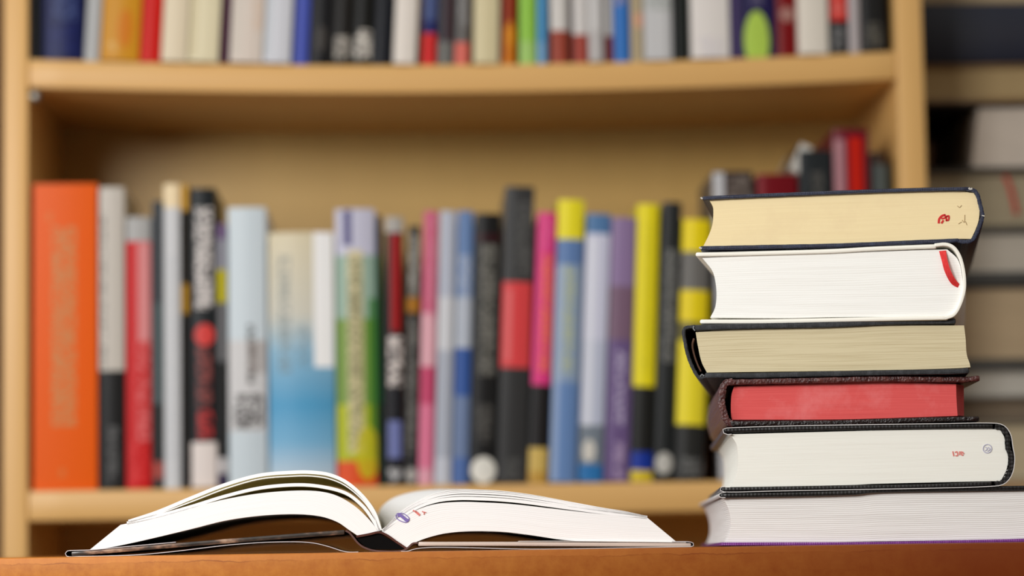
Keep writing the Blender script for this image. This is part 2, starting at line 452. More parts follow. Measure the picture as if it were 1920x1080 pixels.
MID = [
 # label, xa, xb, ytop, cols, marks, topx, opts
 ('thick bright orange book at the left end of the middle shelf', 62, 184, 345, [(345, (228, 92, 8))],
  [('text', 97, 143, 425, 800, (196, 136, 84), .85), ('text', 88, 100, 400, 415, (205, 130, 70), .6), ('text', 112, 122, 880, 895, (205, 130, 70), .6)], None, dict(bulge=.001)),
 ('book with pale grey upper spine and black lower spine beside the orange book', 187, 235, 352, [(352, (196, 190, 180)), (697, (34, 34, 34))],
  [('text', 191, 200, 400, 690, (120, 116, 110), .8), ('text', 203, 222, 800, 905, (95, 95, 95), .8)], None, {}),
 ('red book with a grey-white cap at the top of its spine', 237, 285, 408, [(408, (170, 170, 168)), (455, (196, 28, 30))],
  [('block', 260, 283, 455, 640, (222, 150, 150), .9), ('text', 258, 282, 640, 830, (225, 120, 120), .7), ('text', 245, 280, 830, 905, (215, 60, 60), .7)], None, {}),
 ('thin slate-dark book with a dull red patch low on the spine', 287, 308, 378, [(378, (70, 74, 78)), (570, (84, 96, 98)), (760, (52, 54, 54)), (868, (170, 84, 76)), (900, (60, 60, 60))],
  [], None, {}),
 ('slim off-white book with a cream top between slate and black books', 309, 341, 346, [(346, (238, 218, 178)), (392, (206, 208, 210))],
  [('text', 318, 332, 480, 860, (188, 192, 196), .5)], None, {}),
 ('narrow black book with a gold head', 343, 357, 348, [(348, (206, 158, 62)), (398, (40, 36, 30)), (535, (176, 132, 30)), (590, (38, 36, 34))], [], None, dict(setb=.006)),
 ('black book with white lettering above, red marks and a white foot', 359, 408, 354, [(354, (34, 38, 40)), (830, (226, 216, 210)), (915, (40, 40, 40))],
  [('text', 368, 400, 390, 580, (220, 214, 210), .9), ('disc', 366, 404, 608, 650, (210, 70, 66), 1), ('text', 370, 398, 655, 760, (150, 80, 76), .8), ('text', 372, 400, 770, 825, (190, 60, 60), .9)], None, {}),
 ('narrow black and grey book with a yellow mark beside the pale blue-white book', 410, 428, 420, [(420, (118, 96, 132)), (450, (150, 150, 160)), (508, (196, 184, 40)), (570, (110, 110, 112)), (680, (44, 44, 44)), (860, (200, 196, 196)), (890, (60, 50, 80))], [], None, {}),
 ('pale blue-white book with small dark pictures down the spine', 430, 503, 390, [(390, (204, 216, 222)), (640, (206, 206, 206)), (810, (200, 212, 218))],
  [('text', 466, 480, 610, 720, (50, 46, 44), .9), ('text', 440, 496, 740, 805, (60, 56, 54), .85), ('block', 466, 500, 640, 700, (150, 140, 134), .5)], None, dict(bulge=.003)),
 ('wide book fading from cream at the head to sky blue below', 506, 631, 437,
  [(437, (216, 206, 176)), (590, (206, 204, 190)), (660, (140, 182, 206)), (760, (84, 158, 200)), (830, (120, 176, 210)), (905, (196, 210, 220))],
  [('text', 524, 548, 480, 700, (120, 130, 130), .6), ('block', 592, 628, 437, 690, (250, 251, 250), 1.0), ('text', 560, 584, 610, 690, (120, 140, 150), .5)], None, dict(linear=True, bulge=.006)),  # white block paints the glossy highlight on the rounded spine
 ('green and lavender book with cream title panel and red foot', 633, 709, 393, [(393, (196, 196, 214)), (480, (150, 176, 160)), (600, (120, 150, 70)), (760, (176, 184, 40)), (866, (222, 84, 40))],
  [('block', 648, 664, 395, 462, (50, 44, 110), .9), ('block', 655, 684, 470, 850, (216, 204, 160), .9), ('text', 657, 682, 480, 840, (110, 110, 80), .7), ('block', 694, 709, 560, 860, (60, 130, 50), .8), ('disc', 668, 712, 800, 900, (200, 190, 40), .8)], None, dict(bulge=.004)),
 ('narrow dark green book beside the red-marked black book', 711, 722, 405, [(405, (30, 40, 60)), (480, (24, 70, 46)), (760, (30, 50, 40))], [], 705, {}),
 ('black book with a red strip and white lettering on the spine', 723, 757, 408, [(408, (170, 166, 160)), (438, (34, 34, 38))],
  [('block', 733, 750, 440, 622, (160, 24, 26), 1), ('text', 728, 754, 632, 725, (226, 216, 210), .9), ('block', 728, 752, 790, 860, (130, 140, 200), .7), ('text', 728, 752, 880, 905, (200, 200, 200), .8)], 723, {}),
 ('slim black book with grey lettering and a gold line', 758, 783, 425, [(425, (66, 62, 56)), (560, (166, 110, 26)), (588, (44, 44, 44))],
  [('text', 762, 778, 440, 555, (170, 168, 160), .8), ('text', 762, 778, 600, 850, (120, 118, 112), .8), ('disc', 762, 780, 878, 905, (200, 196, 190), .8)], 765, {}),
 ('pink book standing next to the light grey book', 784, 813, 397, [(397, (200, 94, 124)), (590, (224, 170, 180)), (690, (196, 74, 110)), (760, (220, 120, 150)), (880, (222, 160, 176))],
  [('text', 796, 812, 400, 600, (214, 140, 160), .6)], 795, {}),
 ('light grey book between the pink and the blue books', 815, 846, 397, [(397, (180, 186, 200)), (560, (206, 208, 212)), (660, (172, 178, 190)), (860, (196, 200, 210))], [], 826, {}),
 ('steel-blue book with darker blue band at mid height', 848, 879, 397, [(397, (104, 132, 176)), (560, (176, 184, 196)), (655, (60, 92, 158)), (745, (112, 130, 164)), (860, (84, 112, 168))],
  [('text', 852, 874, 480, 650, (190, 196, 206), .6)], 859, {}),
 ('black book with grey lettering and a white disc at its foot', 881, 930, 402, [(402, (28, 28, 28)), (440, (50, 22, 26)), (455, (32, 32, 32))],
  [('text', 893, 922, 460, 705, (128, 126, 118), .75), ('text', 890, 920, 760, 830, (90, 88, 84), .7), ('disc', 882, 929, 858, 908, (226, 224, 214), 1)], 892, {}),
 ('tall charcoal book with a coral red block across the spine', 932, 988, 352, [(352, (58, 58, 58)), (531, (216, 70, 72)), (692, (54, 54, 54))],
  [('text', 955, 985, 380, 520, (96, 96, 94), .7), ('block', 940, 950, 545, 680, (226, 130, 130), .5), ('text', 948, 976, 860, 900, (84, 84, 82), .8)], 948, {}),
 ('magenta book with orange lettering and black lower spine', 990, 1026, 400, [(400, (222, 62, 130)), (724, (36, 34, 34)), (842, (206, 176, 96)), (885, (190, 150, 70))],
  [('text', 1002, 1022, 480, 700, (240, 120, 80), .85), ('text', 1000, 1020, 410, 470, (226, 110, 160), .5)], 1009, {}),
 ('blue book with a bright yellow head', 1030, 1081, 377, [(377, (236, 222, 44)), (452, (98, 128, 176)), (500, (140, 160, 186)), (720, (104, 136, 184))],
  [('text', 1046, 1066, 500, 700, (184, 190, 140), .7), ('block', 1031, 1042, 500, 905, (170, 184, 206), .5)], 1047, dict(bulge=.003)),
 ('whitish lavender book with a blue cap and small white disc', 1083, 1130, 403, [(403, (86, 124, 168)), (440, (206, 208, 226)), (640, (190, 196, 214)), (800, (120, 130, 140)), (872, (50, 116, 176))],
  [('block', 1090, 1104, 450, 800, (224, 226, 232), .7), ('disc', 1090, 1114, 826, 868, (210, 206, 196), 1)], 1100, {}),
 ('dull purple book between the lavender and the yellow book', 1133, 1180, 410, [(410, (140, 118, 156)), (540, (122, 96, 116)), (640, (106, 86, 130))],
  [('text', 1148, 1166, 660, 800, (190, 180, 206), .7), ('text', 1150, 1168, 830, 900, (180, 160, 190), .7)], 1148, {}),
 ('yellow-spined book with black lower third, the full yellow bar beside the purple book', 1182, 1224, 385, [(385, (236, 220, 36)), (728, (36, 36, 34)), (850, (30, 56, 150)), (884, (214, 190, 50))],
  [('text', 1196, 1214, 420, 700, (214, 200, 40), .6)], 1196, dict(bulge=.003)),
 ('black book with vertical grey lettering and a pale disc at its foot', 1226, 1262, 381, [(381, (40, 42, 42))],
  [('text', 1234, 1256, 470, 680, (130, 130, 126), .75), ('disc', 1228, 1260, 850, 890, (190, 188, 180), 1)], 1244, {}),
 ('yellow and dark grey banded book partly behind the foreground stack', 1265, 1319, 414, [(414, (238, 214, 26)), (476, (110, 108, 104)), (548, (236, 212, 32)), (606, (120, 112, 60)), (640, (238, 220, 50)), (800, (44, 44, 42))],
  [('text', 1276, 1318, 860, 895, (110, 110, 108), .8)], 1281, dict(bulge=.004)),
 ('grey-white and brown-black book, top edge just above the foreground stack', 1350, 1426, 322, [(322, (60, 48, 44))],
  [('block', 1350, 1370, 324, 900, (190, 190, 192), 1), ('text', 1376, 1420, 330, 420, (130, 120, 112), .7)], None, {}),
 ('dark red book seen just over the navy book of the stack', 1434, 1510, 327, [(327, (112, 16, 26))], [('block', 1434, 1444, 330, 900, (150, 60, 66), .6)], None, {}),
 ('charcoal book beside the tall maroon book', 1514, 1576, 283, [(283, (38, 42, 44))], [('text', 1536, 1560, 320, 420, (86, 84, 80), .8)], None, {}),
 ('tall maroon book with a red title strip near the right upright', 1579, 1648, 243, [(243, (106, 18, 34))],
  [('block', 1580, 1600, 262, 900, (170, 120, 126), .85), ('block', 1608, 1634, 258, 500, (196, 34, 20), 1), ('block', 1641, 1648, 250, 900, (110, 66, 66), .8)], None, dict(bulge=.003)),
 ('grey-green book against the right upright', 1651, 1683, 286, [(286, (62, 44, 32)), (310, (82, 90, 88))], [], None, dict(setb=.02)),
]
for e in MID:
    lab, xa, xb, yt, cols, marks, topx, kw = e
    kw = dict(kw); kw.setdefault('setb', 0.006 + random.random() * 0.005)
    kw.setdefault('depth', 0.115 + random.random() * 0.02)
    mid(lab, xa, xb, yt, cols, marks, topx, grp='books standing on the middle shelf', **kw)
# white book lying aslant on top behind the dark red one
zt = uz(1500, 330, .05)[1]
pa = uz(1478, 327, .05); pb = uz(1503, 272, .05)
ang = math.atan2(pb[0] - pa[0], pb[1] - pa[1])
r = thing('book', 'small whitish book tipped aslant on top of the dark red book', 'book', world(pa[0] - .0045, .012, uz(1478, 322, .03)[1]), RZ, 'books standing on the middle shelf')
r.rotation_euler = (0, ang, RZ)
bm = bmesh.new(); add_box(bm, 0, .0015, 0, .11, 0.0, .026); add_box(bm, .0095, .011, 0, .11, 0.0, .026); add_box(bm, 0, .011, -.0015, 0, 0, .026)
finish(bm, 'cover', plain('pale_cover', (206, 202, 194), 0.4), r)
bm = bmesh.new(); add_box(bm, .0016, .0094, .0002, .108, 0.0005, .0255); finish(bm, 'page_block', PG['white'], r)

# ---- books on the upper shelf (their heads are above the frame)
TOP = [
 ('black book squeezed against the left upright, upper shelf', 57, 79, [(0, (14, 14, 16))], [], 0),
 ('wide navy book at the left of the upper shelf', 80, 157, [(0, (22, 28, 74))], [('text', 100, 145, -40, 40, (70, 84, 130), .6), ('text', 92, 140, 50, 100, (30, 40, 100), .6)], 0),
 ('light grey book leaning beside the gold book', 158, 187, [(0, (176, 178, 178))], [], 4),
 ('golden ochre book with orange patch, upper shelf', 188, 261, [(0, (200, 140, 34))], [('disc', 218, 246, 20, 92, (206, 112, 30), .7), ('text', 200, 218, 80, 100, (220, 180, 110), .6)], 4),
 ('plain bright red book leaning, upper shelf', 262, 301, [(0, (200, 30, 24))], [], 5.5),
 ('cream book directly right of the bright red book', 302, 351, [(0, (222, 208, 180))], [], 5.5),
 ('second cream book, left of the narrow plum book', 352, 410, [(0, (222, 212, 178))], [('block', 352, 368, -200, 110, (200, 188, 150), .8)], 5.5),
 ('narrow plum-coloured book between two pale books', 411, 429, [(0, (74, 26, 60))], [], 5.5),
 ('pale pinkish beige book right of the plum book', 430, 492, [(0, (214, 202, 190))], [('block', 432, 452, -200, 110, (196, 188, 176), .6), ('text', 470, 490, -10, 60, (214, 180, 150), .4)], 5.5),
 ('white-grey book left of the violet-blue book', 493, 545, [(0, (206, 208, 214))], [('block', 493, 506, -200, 110, (174, 182, 186), .6)], 5.5),
 ('narrow violet-blue book leaning, upper shelf', 546, 578, [(0, (76, 90, 176))], [], 5.5),
 ('black book with dim grey mark beside the violet-blue book', 579, 620, [(0, (30, 30, 32))], [('disc', 590, 610, 50, 100, (76, 72, 68), .7)], 5),
 ('black book with pale emblem low on spine, left of its twin', 621, 658, [(0, (34, 32, 30))], [('text', 626, 654, 70, 112, (170, 164, 154), .9)], 5),
 ('black book with a whitish figure low on the spine', 659, 698, [(0, (26, 26, 24))], [('text', 664, 694, 58, 112, (206, 200, 190), .95)], 5),
 ('plain black book left of the white leaning book', 699, 736, [(0, (26, 28, 34))], [], 5),
 ('white leaning book right of the black books, upper shelf', 737, 786, [(0, (224, 216, 206))], [], 4.5),
 ('navy book with a red foot, upper shelf', 790, 818, [(0, (74, 88, 132)), (40, (36, 44, 100)), (66, (208, 44, 44))], [], 1),
 ('black and grey book next to the red-footed navy book', 820, 850, [(0, (56, 58, 66)), (80, (110, 110, 106))], [('block', 834, 842, -100, 80, (84, 40, 34), .7)], 1),
 ('grey book with a coral foot, upper shelf', 852, 885, [(0, (104, 102, 100)), (82, (214, 110, 98))], [('text', 858, 880, -20, 50, (150, 150, 150), .6)], 1),
 ('plain straw-coloured book left of the rust-red book', 888, 936, [(0, (212, 200, 160))], [], 2),
 ('rust-red book with orange flame-like foot', 938, 972, [(0, (150, 58, 32)), (54, (206, 120, 30))], [('block', 938, 946, 0, 115, (140, 40, 26), .9), ('disc', 950, 968, 40, 90, (226, 150, 40), .8)], 1),
 ('lime green book, upper shelf', 974, 1006, [(0, (146, 198, 76)), (80, (160, 200, 110))], [], 1),
 ('light blue book right of the lime green book', 1008, 1032, [(0, (84, 152, 200)), (80, (120, 166, 206))], [], 0.5),
 ('white book with brick-red foot beside the light blue book', 1034, 1066, [(0, (212, 208, 202)), (60, (156, 72, 56))], [], 0),
 ('thin dark book between two white and brick-red ones', 1067, 1075, [(0, (92, 84, 82)), (64, (56, 24, 20))], [], 0),
 ('white book with brick-red foot, right of the thin dark book', 1076, 1104, [(0, (208, 204, 200)), (66, (160, 70, 58))], [], 0),
 ('light grey book, right of the white and brick-red pair', 1105, 1133, [(0, (200, 198, 196)), (60, (186, 182, 180))], [], 0),
 ('whitish book with a dull maroon foot left of the blue book', 1134, 1151, [(0, (206, 204, 202)), (70, (130, 60, 64))], [], 0),
 ('strong blue book, upper shelf right of centre', 1152, 1182, [(0, (56, 116, 190))], [('text', 1156, 1176, -30, 10, (200, 160, 120), .5)], 0),
 ('tan-edged grey book with a peach mark', 1184, 1208, [(0, (176, 160, 128))], [('disc', 1190, 1208, 24, 54, (222, 160, 130), .8)], 0),
 ('grey-white book left of the black book, upper shelf right half', 1209, 1262, [(0, (190, 190, 190))], [('block', 1228, 1250, 0, 115, (206, 206, 206), .7), ('text', 1212, 1260, -60, 20, (140, 150, 140), .5)], 0),
 ('black book left of the wide white book', 1263, 1294, [(0, (28, 32, 30))], [], 0),
 ('wide white book on the right half of the upper shelf', 1297, 1370, [(0, (226, 220, 214))], [('text', 1310, 1360, 70, 110, (206, 200, 206), .5)], 0),
 ('muted violet book right of the wide white book', 1372, 1391, [(0, (74, 62, 106))], [], 0),
 ('dark indigo book with a yellow-green oval on the spine', 1392, 1456, [(0, (36, 30, 74))], [('disc', 1396, 1443, 22, 132, (174, 204, 84), 1), ('block', 1410, 1432, -60, 12, (100, 96, 120), .6)], 0),
 ('dark red book with a pale middle, right of the oval-marked book', 1458, 1496, [(0, (120, 16, 20))], [('disc', 1464, 1492, 14, 42, (170, 130, 120), .8)], 0),
 ('plain off-white book near the right end of the upper shelf', 1498, 1555, [(0, (224, 216, 202))], [], 0),
 ('black book with a red top patch, upper shelf', 1557, 1592, [(0, (214, 58, 50)), (40, (36, 36, 38))], [('text', 1562, 1586, 52, 96, (130, 130, 130), .7), ('text', 1562, 1586, 0, 30, (226, 130, 120), .6)], 0),
 ('narrow grey-white book between two black ones, right end', 1594, 1615, [(0, (180, 172, 172))], [], 0),
 ('black book beside the right upright, upper shelf', 1617, 1662, [(0, (34, 34, 34))], [('text', 1626, 1654, 44, 90, (110, 106, 96), .6)], 0),
]
LEAN = [3.2 if 2 <= i <= 15 else 2.4 if 16 <= i <= 18 else 1.6 if 19 <= i <= 20 else 0.8 if 21 <= i <= 22 else 0.0 for i in range(len(TOP))]
for i, (lab, xa, xb, cols, marks, ln) in enumerate(TOP):
    ln = LEAN[i]
    pale = sum(cols[-1][1]) > 540
    setb = 0.001 if pale else 0.006 + random.random() * 0.004
    ua, ub = uz(xa, 112, setb)[0], uz(xb, 112, setb)[0]
    ua = max(ua, 0.0006)
    z0 = max(z_up(ua), z_up(ub))
    lean = math.radians(ln)
    h = 0.19 + random.random() * 0.06
    if i + 1 < len(TOP) and LEAN[i + 1] < ln:
        h = 0.16; ub -= h * math.tan(math.radians(ln - LEAN[i + 1])) + 0.0004
    xm = (xa + xb) / 2
    fz = lambda py: (uz(xm, py, setb)[1] - z0) / h
    bands = []
    for k, (y, c) in enumerate(cols):
        bands.append((fz(cols[k+1][0]) if k + 1 < len(cols) else 0.0, c))
    ppm = (xb - xa) / (ub - ua)
    mk = [(k, (a - xa) / ppm, (b - xa) / ppm, fz(y1), fz(y0), c, s) for (k, a, b, y0, y1, c, s) in marks]
    upright_book(lab, ua, ub, z0, h, bands, mk, lean, setb, 0.125 + random.random() * .02, 'books standing on the upper shelf', 0.35)

# ------------------------------------------------------------------ table
TY0, TY1 = 1.603, 2.20
m, nt, b = newmat('worn_brown_wood')
v = coords(nt, 'Object', (6, 60, 90)); n1 = noise(nt, v, 1.0, 6, 0.6)
n2 = noise(nt, coords(nt, 'Object', (1, 1, 1)), 90, 8, 0.7)
c1 = nmix(nt, n1, srgb((146, 76, 16)), srgb((188, 108, 30)))
c2 = nmix(nt, ramp(nt, n2, [(0.3, (0, 0, 0, 1)), (0.85, (1, 1, 1, 1))]), c1, srgb((204, 132, 50)))
# worn, paler rim along the top arris with an uneven lower boundary
tc = nt.nodes.new('ShaderNodeTexCoord'); sp = nt.nodes.new('ShaderNodeSeparateXYZ'); lk(nt, tc.outputs['Object'], sp.inputs[0])
nb = noise(nt, coords(nt, 'Object', (30, 0, 0)), 1.0, 6, 0.7)
zz = nmath(nt, 'ADD', sp.outputs[2], nmath(nt, 'MULTIPLY', nb, 0.0075))
f = nmath(nt, 'GREATER_THAN', zz, 0.0)
f2 = nmath(nt, 'MULTIPLY', nmath(nt, 'GREATER_THAN', zz, -0.0006), nmath(nt, 'LESS_THAN', zz, 0.0))
c3 = nmix(nt, nmath(nt, 'MULTIPLY', f, 0.35), c2, srgb((214, 134, 60)))
pt = ramp(nt, noise(nt, coords(nt, 'Object', (14, 0, 0)), 1.0, 3, .6), [(0.45, (0, 0, 0, 1)), (0.6, (1, 1, 1, 1))])
c4 = nmix(nt, nmath(nt, 'MULTIPLY', f2, nmath(nt, 'MULTIPLY', pt, 0.5)), c3, srgb((110, 48, 14)))
# broad darker, redder tone growing to the right-hand side of the board
st = ramp(nt, nmath(nt, 'ADD', sp.outputs[0], nmath(nt, 'ADD', 0.18, nmath(nt, 'MULTIPLY', noise(nt, coords(nt), 5, 4, .6), 0.1))), [(0.03, (0, 0, 0, 1)), (0.50, (1, 1, 1, 1))])
c5 = nmix(nt, nmath(nt, 'MULTIPLY', st, 0.9), c4, srgb((104, 36, 8)))
lk(nt, c5, b.inputs['Base Color']); b.inputs['Roughness'].default_value = 0.45; b.inputs['Specular IOR Level'].default_value = 0.2
bump(nt, b, n2, 0.15, 0.0006)
M['table'] = m
tb = thing('table', 'worn orange-brown wooden table carrying the open book and the stack', 'table', (0, TY0, TABLE_Z))
bm = bmesh.new(); add_box(bm, -0.75, 0.75, 0, TY1 - TY0, -0.032, 0)
finish(bm, 'tabletop', m, tb, 0.0016)
for x in (-0.70, 0.65):
    for y in (0.03, TY1 - TY0 - 0.08):
        bm = bmesh.new(); add_box(bm, x, x + .05, y, y + .05, -TABLE_Z, -0.033); finish(bm, 'leg', m, tb, 0.002)
for y in (0.045, TY1 - TY0 - 0.065):
    bm = bmesh.new(); add_box(bm, -0.649, 0.649, y, y + .02, -0.11, -0.033); finish(bm, 'apron', m, tb, 0.001)

# ------------------------------------------------------------------ foreground stack
class Book:
    def __init__(s, name, label, vx, base_px, base_z, Y=1.625, cx=1560, group=None):
        s.th = heading(vx); s.rz = -s.th
        s.eu = Vector((math.cos(s.rz), math.sin(s.rz), 0)); s.ev = Vector((-math.sin(s.rz), math.cos(s.rz), 0))
        s.p0 = at(cx, 700, Y)
        o = s.hit(base_px, 900)
        s.org = Vector((o.x, o.y, base_z))
        s.root = thing(name, label, 'book', s.org, s.rz, group)
        s.k = F / Y
    def hit(s, px, py):
        d = ray(px, py); t = (s.p0 - CAM).dot(s.ev) / d.dot(s.ev)
        return CAM + d * t
    def m(s, px, py):
        p = s.hit(px, py) - s.org
        return Vector((p.dot(s.eu), max(p.z, 0.0001)))
    def ms(s, pts): return [s.m(*p) for p in pts]

G = 'hardbacks stacked on the table'
Z6 = TABLE_Z + 0.0002
def base_z(px, py):   # height of a pixel seen on the stack's front plane
    return at(px, py, 1.625).z
def strip(bk, name, pts, thpx, y0, y1, mats, n=60, bev=0.0, cap=None, smooth=True, jit=0.0):
    P = bk.ms(pts)
    P = catmull(P, n) if smooth else P
    th = thpx / bk.k
    if jit:
        th = [th * (1 + jit * math.sin(i * 1.7) * math.cos(i * 0.61)) for i in range(len(P))]
    bm = bmesh.new(); strip_bm(bm, P, th, y0, y1, 1 if cap else 0)
    return finish(bm, name, [mats] + ([cap] if cap else []), bk.root, bev)
def block(bk, name, bot, top, left, right, y0, y1, mat, nu=50, nv=12):
    bm = bmesh.new()
    block_bm(bm, bk.ms(bot), bk.ms(top), bk.ms(left) if left else None, bk.ms(right) if right else None, y0, y1, nu, nv)
    return finish(bm, name, mat, bk.root)
def ink(bk, name, strokes, mat, y=-0.0001, wpx=2.0):
    bm = bmesh.new()
    for s_ in strokes:
        w = wpx
        if isinstance(s_, tuple): w, s_ = s_
        P = catmull(bk.ms(s_), max(2, len(s_) * 5)) if len(s_) > 2 else bk.ms(s_)
        strip_bm(bm, P, w / bk.k, y - 0.0001, y + 0.00015)
    return finish(bm, name, mat, bk.root)

red_ink = plain('red_ink', (206, 50, 50), 0.8, .2); pale_red = plain('faded_red_ink', (226, 132, 124), 0.8, .2)
vio_ink = plain('violet_ink', (128, 112, 178), 0.8, .2); pale_vio = plain('faded_violet_ink', (186, 184, 204), 0.8, .2)
pencil = plain('pencil', (176, 150, 110), 0.8, .2)

# --- 6: thick white-paged book at the bottom, purple back board
b6 = Book('hardback_book', 'thickest book at the bottom of the stack, grey-white wavy pages and purple bottom board', 1127, 1350, TABLE_Z + .0001, group=G)
purple = cloth('purple_laminate', (112, 48, 128), (134, 70, 150), 0.4, 1500)
black_lam = cloth('black_laminate', (16, 15, 15), (34, 30, 32), 0.4, 900)
edge_w = plain('jacket_edge', (214, 210, 208), 0.5)
lilac = plain('lilac_grey_print', (130, 112, 128), 0.3)
p6 = pages('paper_wavy', (243, 241, 238), (190, 182, 176), 44, 0.35, waves=24, wamp=0.6)
D6 = .32
block(b6, 'page_block', [(1362, 1017), (1500, 1017.5), (1640, 1015), (1873, 1011), (1960, 1008)], [(1356, 933), (1600, 928), (1640, 924), (1920, 920), (1960, 919)],
      [(1362, 1017), (1369, 1000), (1371, 982), (1367, 956), (1356, 933)], [(1960, 1008), (1968, 960), (1960, 919)], .003, D6 - .003, p6, 70, 16)
c = strip(b6, 'bottom_board', [(1353, 1020), (1600, 1019.5), (1645, 1019), (1800, 1016), (1966, 1012)], 6.2, 0, D6, purple, 30, .0004)
strip(b6, 'top_board', [(1351, 929.5), (1600, 924), (1640, 919.5), (1800, 916.5), (1966, 914)], 8.2, 0, D6, black_lam, 30, .0005)
strip(b6, 'spine', [(1966, 914), (1978, 930), (1983, 962), (1978, 995), (1966, 1012)], 6, 0, D6, purple, 24)
# the loose jacket edge along the fore side
bm = bmesh.new()
P = [b6.m(1352, 924), b6.m(1344, 931)]
strip_bm(bm, catmull([b6.m(1362, 922.5), b6.m(1352, 924.5), b6.m(1348, 928), b6.m(1350, 932), b6.m(1360, 933)], 14), .0004, -.0005, D6 + .002)
finish(bm, 'dust_jacket', [edge_w], b6.root)

# --- 5: black jacket, white pages, spine right
b5 = Book('hardback_book', 'black-jacketed white-paged book with a small round violet stamp, second from the bottom of the stack', 1191, 1352, base_z(1352, 923), group=G)
p5 = pages('paper_ivory', (243, 242, 233), (218, 212, 200), 110, 0.4, waves=38, wamp=0.3)
D5 = .262
block(b5, 'page_block', [(1370, 913), (1446, 912), (1600, 909), (1640, 907), (1858, 902), (1877, 902)], [(1369, 814), (1600, 808), (1640, 807), (1860, 804), (1876, 806)],
      [(1370, 913), (1379, 897), (1384, 873), (1384, 853), (1381, 832), (1369, 814)],
      [(1877, 902), (1888, 880), (1891, 857), (1885, 837), (1884, 820), (1876, 806)], .002, D5 - .003, p5, 60, 16)
strip(b5, 'top_board', [(1357, 807.5), (1480, 804), (1600, 801.5), (1760, 799.5), (1862, 799)], 8.5, 0.0004, D5, black_lam, 30, .0006)
strip(b5, 'bottom_board', [(1353, 917.5), (1446, 916), (1600, 913.5), (1740, 911), (1860, 906.5)], 7.0, 0.0004, D5, black_lam, 30, .0006)
sp5 = strip(b5, 'spine', [(1866, 799), (1877, 802), (1887, 812), (1890, 826), (1890, 839), (1896, 854), (1896, 872), (1890, 891), (1880, 903), (1866, 908)], 8.5, 0.0004, D5, black_lam, 50, 0, jit=.35)
strip(b5, 'dust_jacket', [(1372, 814), (1362, 814.5), (1355, 810), (1356, 804.5), (1366, 802.4), (1480, 798.6), (1600, 796.6), (1760, 794.5), (1866, 793.5), (1884, 799), (1895, 815), (1899, 838), (1902.5, 860), (1898, 888), (1886, 905), (1870, 911), (1740, 915.5), (1600, 918), (1446, 920.8), (1358, 922.5), (1350, 919), (1351, 914), (1360, 912.5)],
      1.4, -.0004, D5 + .0005, plain('black_jacket', (34, 30, 32), 0.28), 160, 0, cap=edge_w)
ink(b5, 'ink_stamp', [[(1844 + 8 - 8*math.cos(a*.5236), 841 + 8*math.sin(a*.5236)) for a in range(13)], [(1848, 838), (1852, 841), (1848, 845)], [(1853, 838), (1857, 842), (1852, 846)]], pale_vio, .0018, 1.6)
ink(b5, 'ink_lettering', [[(1787, 846), (1789, 855)], [(1791, 848), (1795, 847), (1796, 854), (1792, 854)], [(1800, 846), (1800, 853)], [(1803, 846), (1804, 853), (1807, 853)], [(1805, 847), (1808, 851)]], pale_red, .0018, 2.2)

ink(b5, 'headband_stitching', [(2.6, [(1888.5, 881), (1890, 883)]), (2.8, [(1886.5, 887), (1889, 889)]), (2.8, [(1883.5, 893), (1886.5, 895.5)]), (2.8, [(1880, 898), (1883, 901)])], edge_w, .0014)

# --- 4: maroon leather, red-stained pages, spine left
b4 = Book('hardback_book', 'brown-maroon leather book with red-stained page edges in the middle of the stack', 1185, 1372, base_z(1372, 799), group=G)
lea = leather('maroon_leather', (60, 20, 20), (110, 62, 56)); lea_shade = leather('maroon_leather_shaded', (16, 7, 8), (34, 16, 15))  # second, darker leather paints the shadow on the bottom board
p4 = pages('paper_red_edge', (222, 92, 90), (196, 62, 64), 60, 0.6, 0.5, (232, 140, 140))
D4 = .25
blk = block(b4, 'page_block', [(1373, 786.5), (1560, 786), (1660, 783.5), (1797, 779)], [(1377, 723.5), (1393, 723), (1560, 718), (1660, 716), (1794, 719)],
      [(1373, 786.5), (1371, 775), (1372, 740), (1377, 723.5)], [(1797, 779), (1795, 750), (1794, 719)], .004, D4 - .02, p4, 50, 10)
bm = bmesh.new()
q = [b4.m(1796, 778.5), b4.m(1794, 719.5), b4.m(1814, 719), b4.m(1814.5, 777)]
uvl = bm.loops.layers.uv.verify()
vv = []
for y in (0, 1):
    for k, p in enumerate(q):
        yy = (.004 if k < 2 else .018) if y == 0 else D4 - .02
        vv.append(bm.verts.new((p.x + (0.0001 if k < 2 else 0), yy, p.y)))
for idx in ((0, 1, 2, 3), (4, 7, 6, 5), (0, 3, 7, 4), (1, 5, 6, 2), (3, 2, 6, 7), (0, 4, 5, 1)):
    f_ = bm.faces.new([vv[i] for i in idx])
    for l in f_.loops: l[uvl].uv = (l.vert.co.y * 4, (l.vert.co.z - q[0].y) / (q[1].y - q[0].y))
finish(bm, 'fore_edge', p4, b4.root)
strip(b4, 'top_board', [(1366, 716.5), (1393, 716), (1560, 712.5), (1660, 710.5), (1812, 711.5), (1830, 709.5), (1837, 709.5)], 10.5, 0, D4, lea, 60, .0007, jit=.06)
strip(b4, 'bottom_board', [(1370, 794), (1560, 792.5), (1660, 789.5), (1813, 785.5), (1836, 785.5)], 9.5, 0, D4, lea_shade, 40, .0006, jit=.05)
strip(b4, 'spine', [(1374, 715.5), (1363, 717), (1357, 723), (1355, 735), (1353, 748), (1354, 760), (1357, 772), (1361, 785), (1368, 793), (1374, 794)], 12.5, 0.0002, D4, lea, 60, .0006, jit=.12)

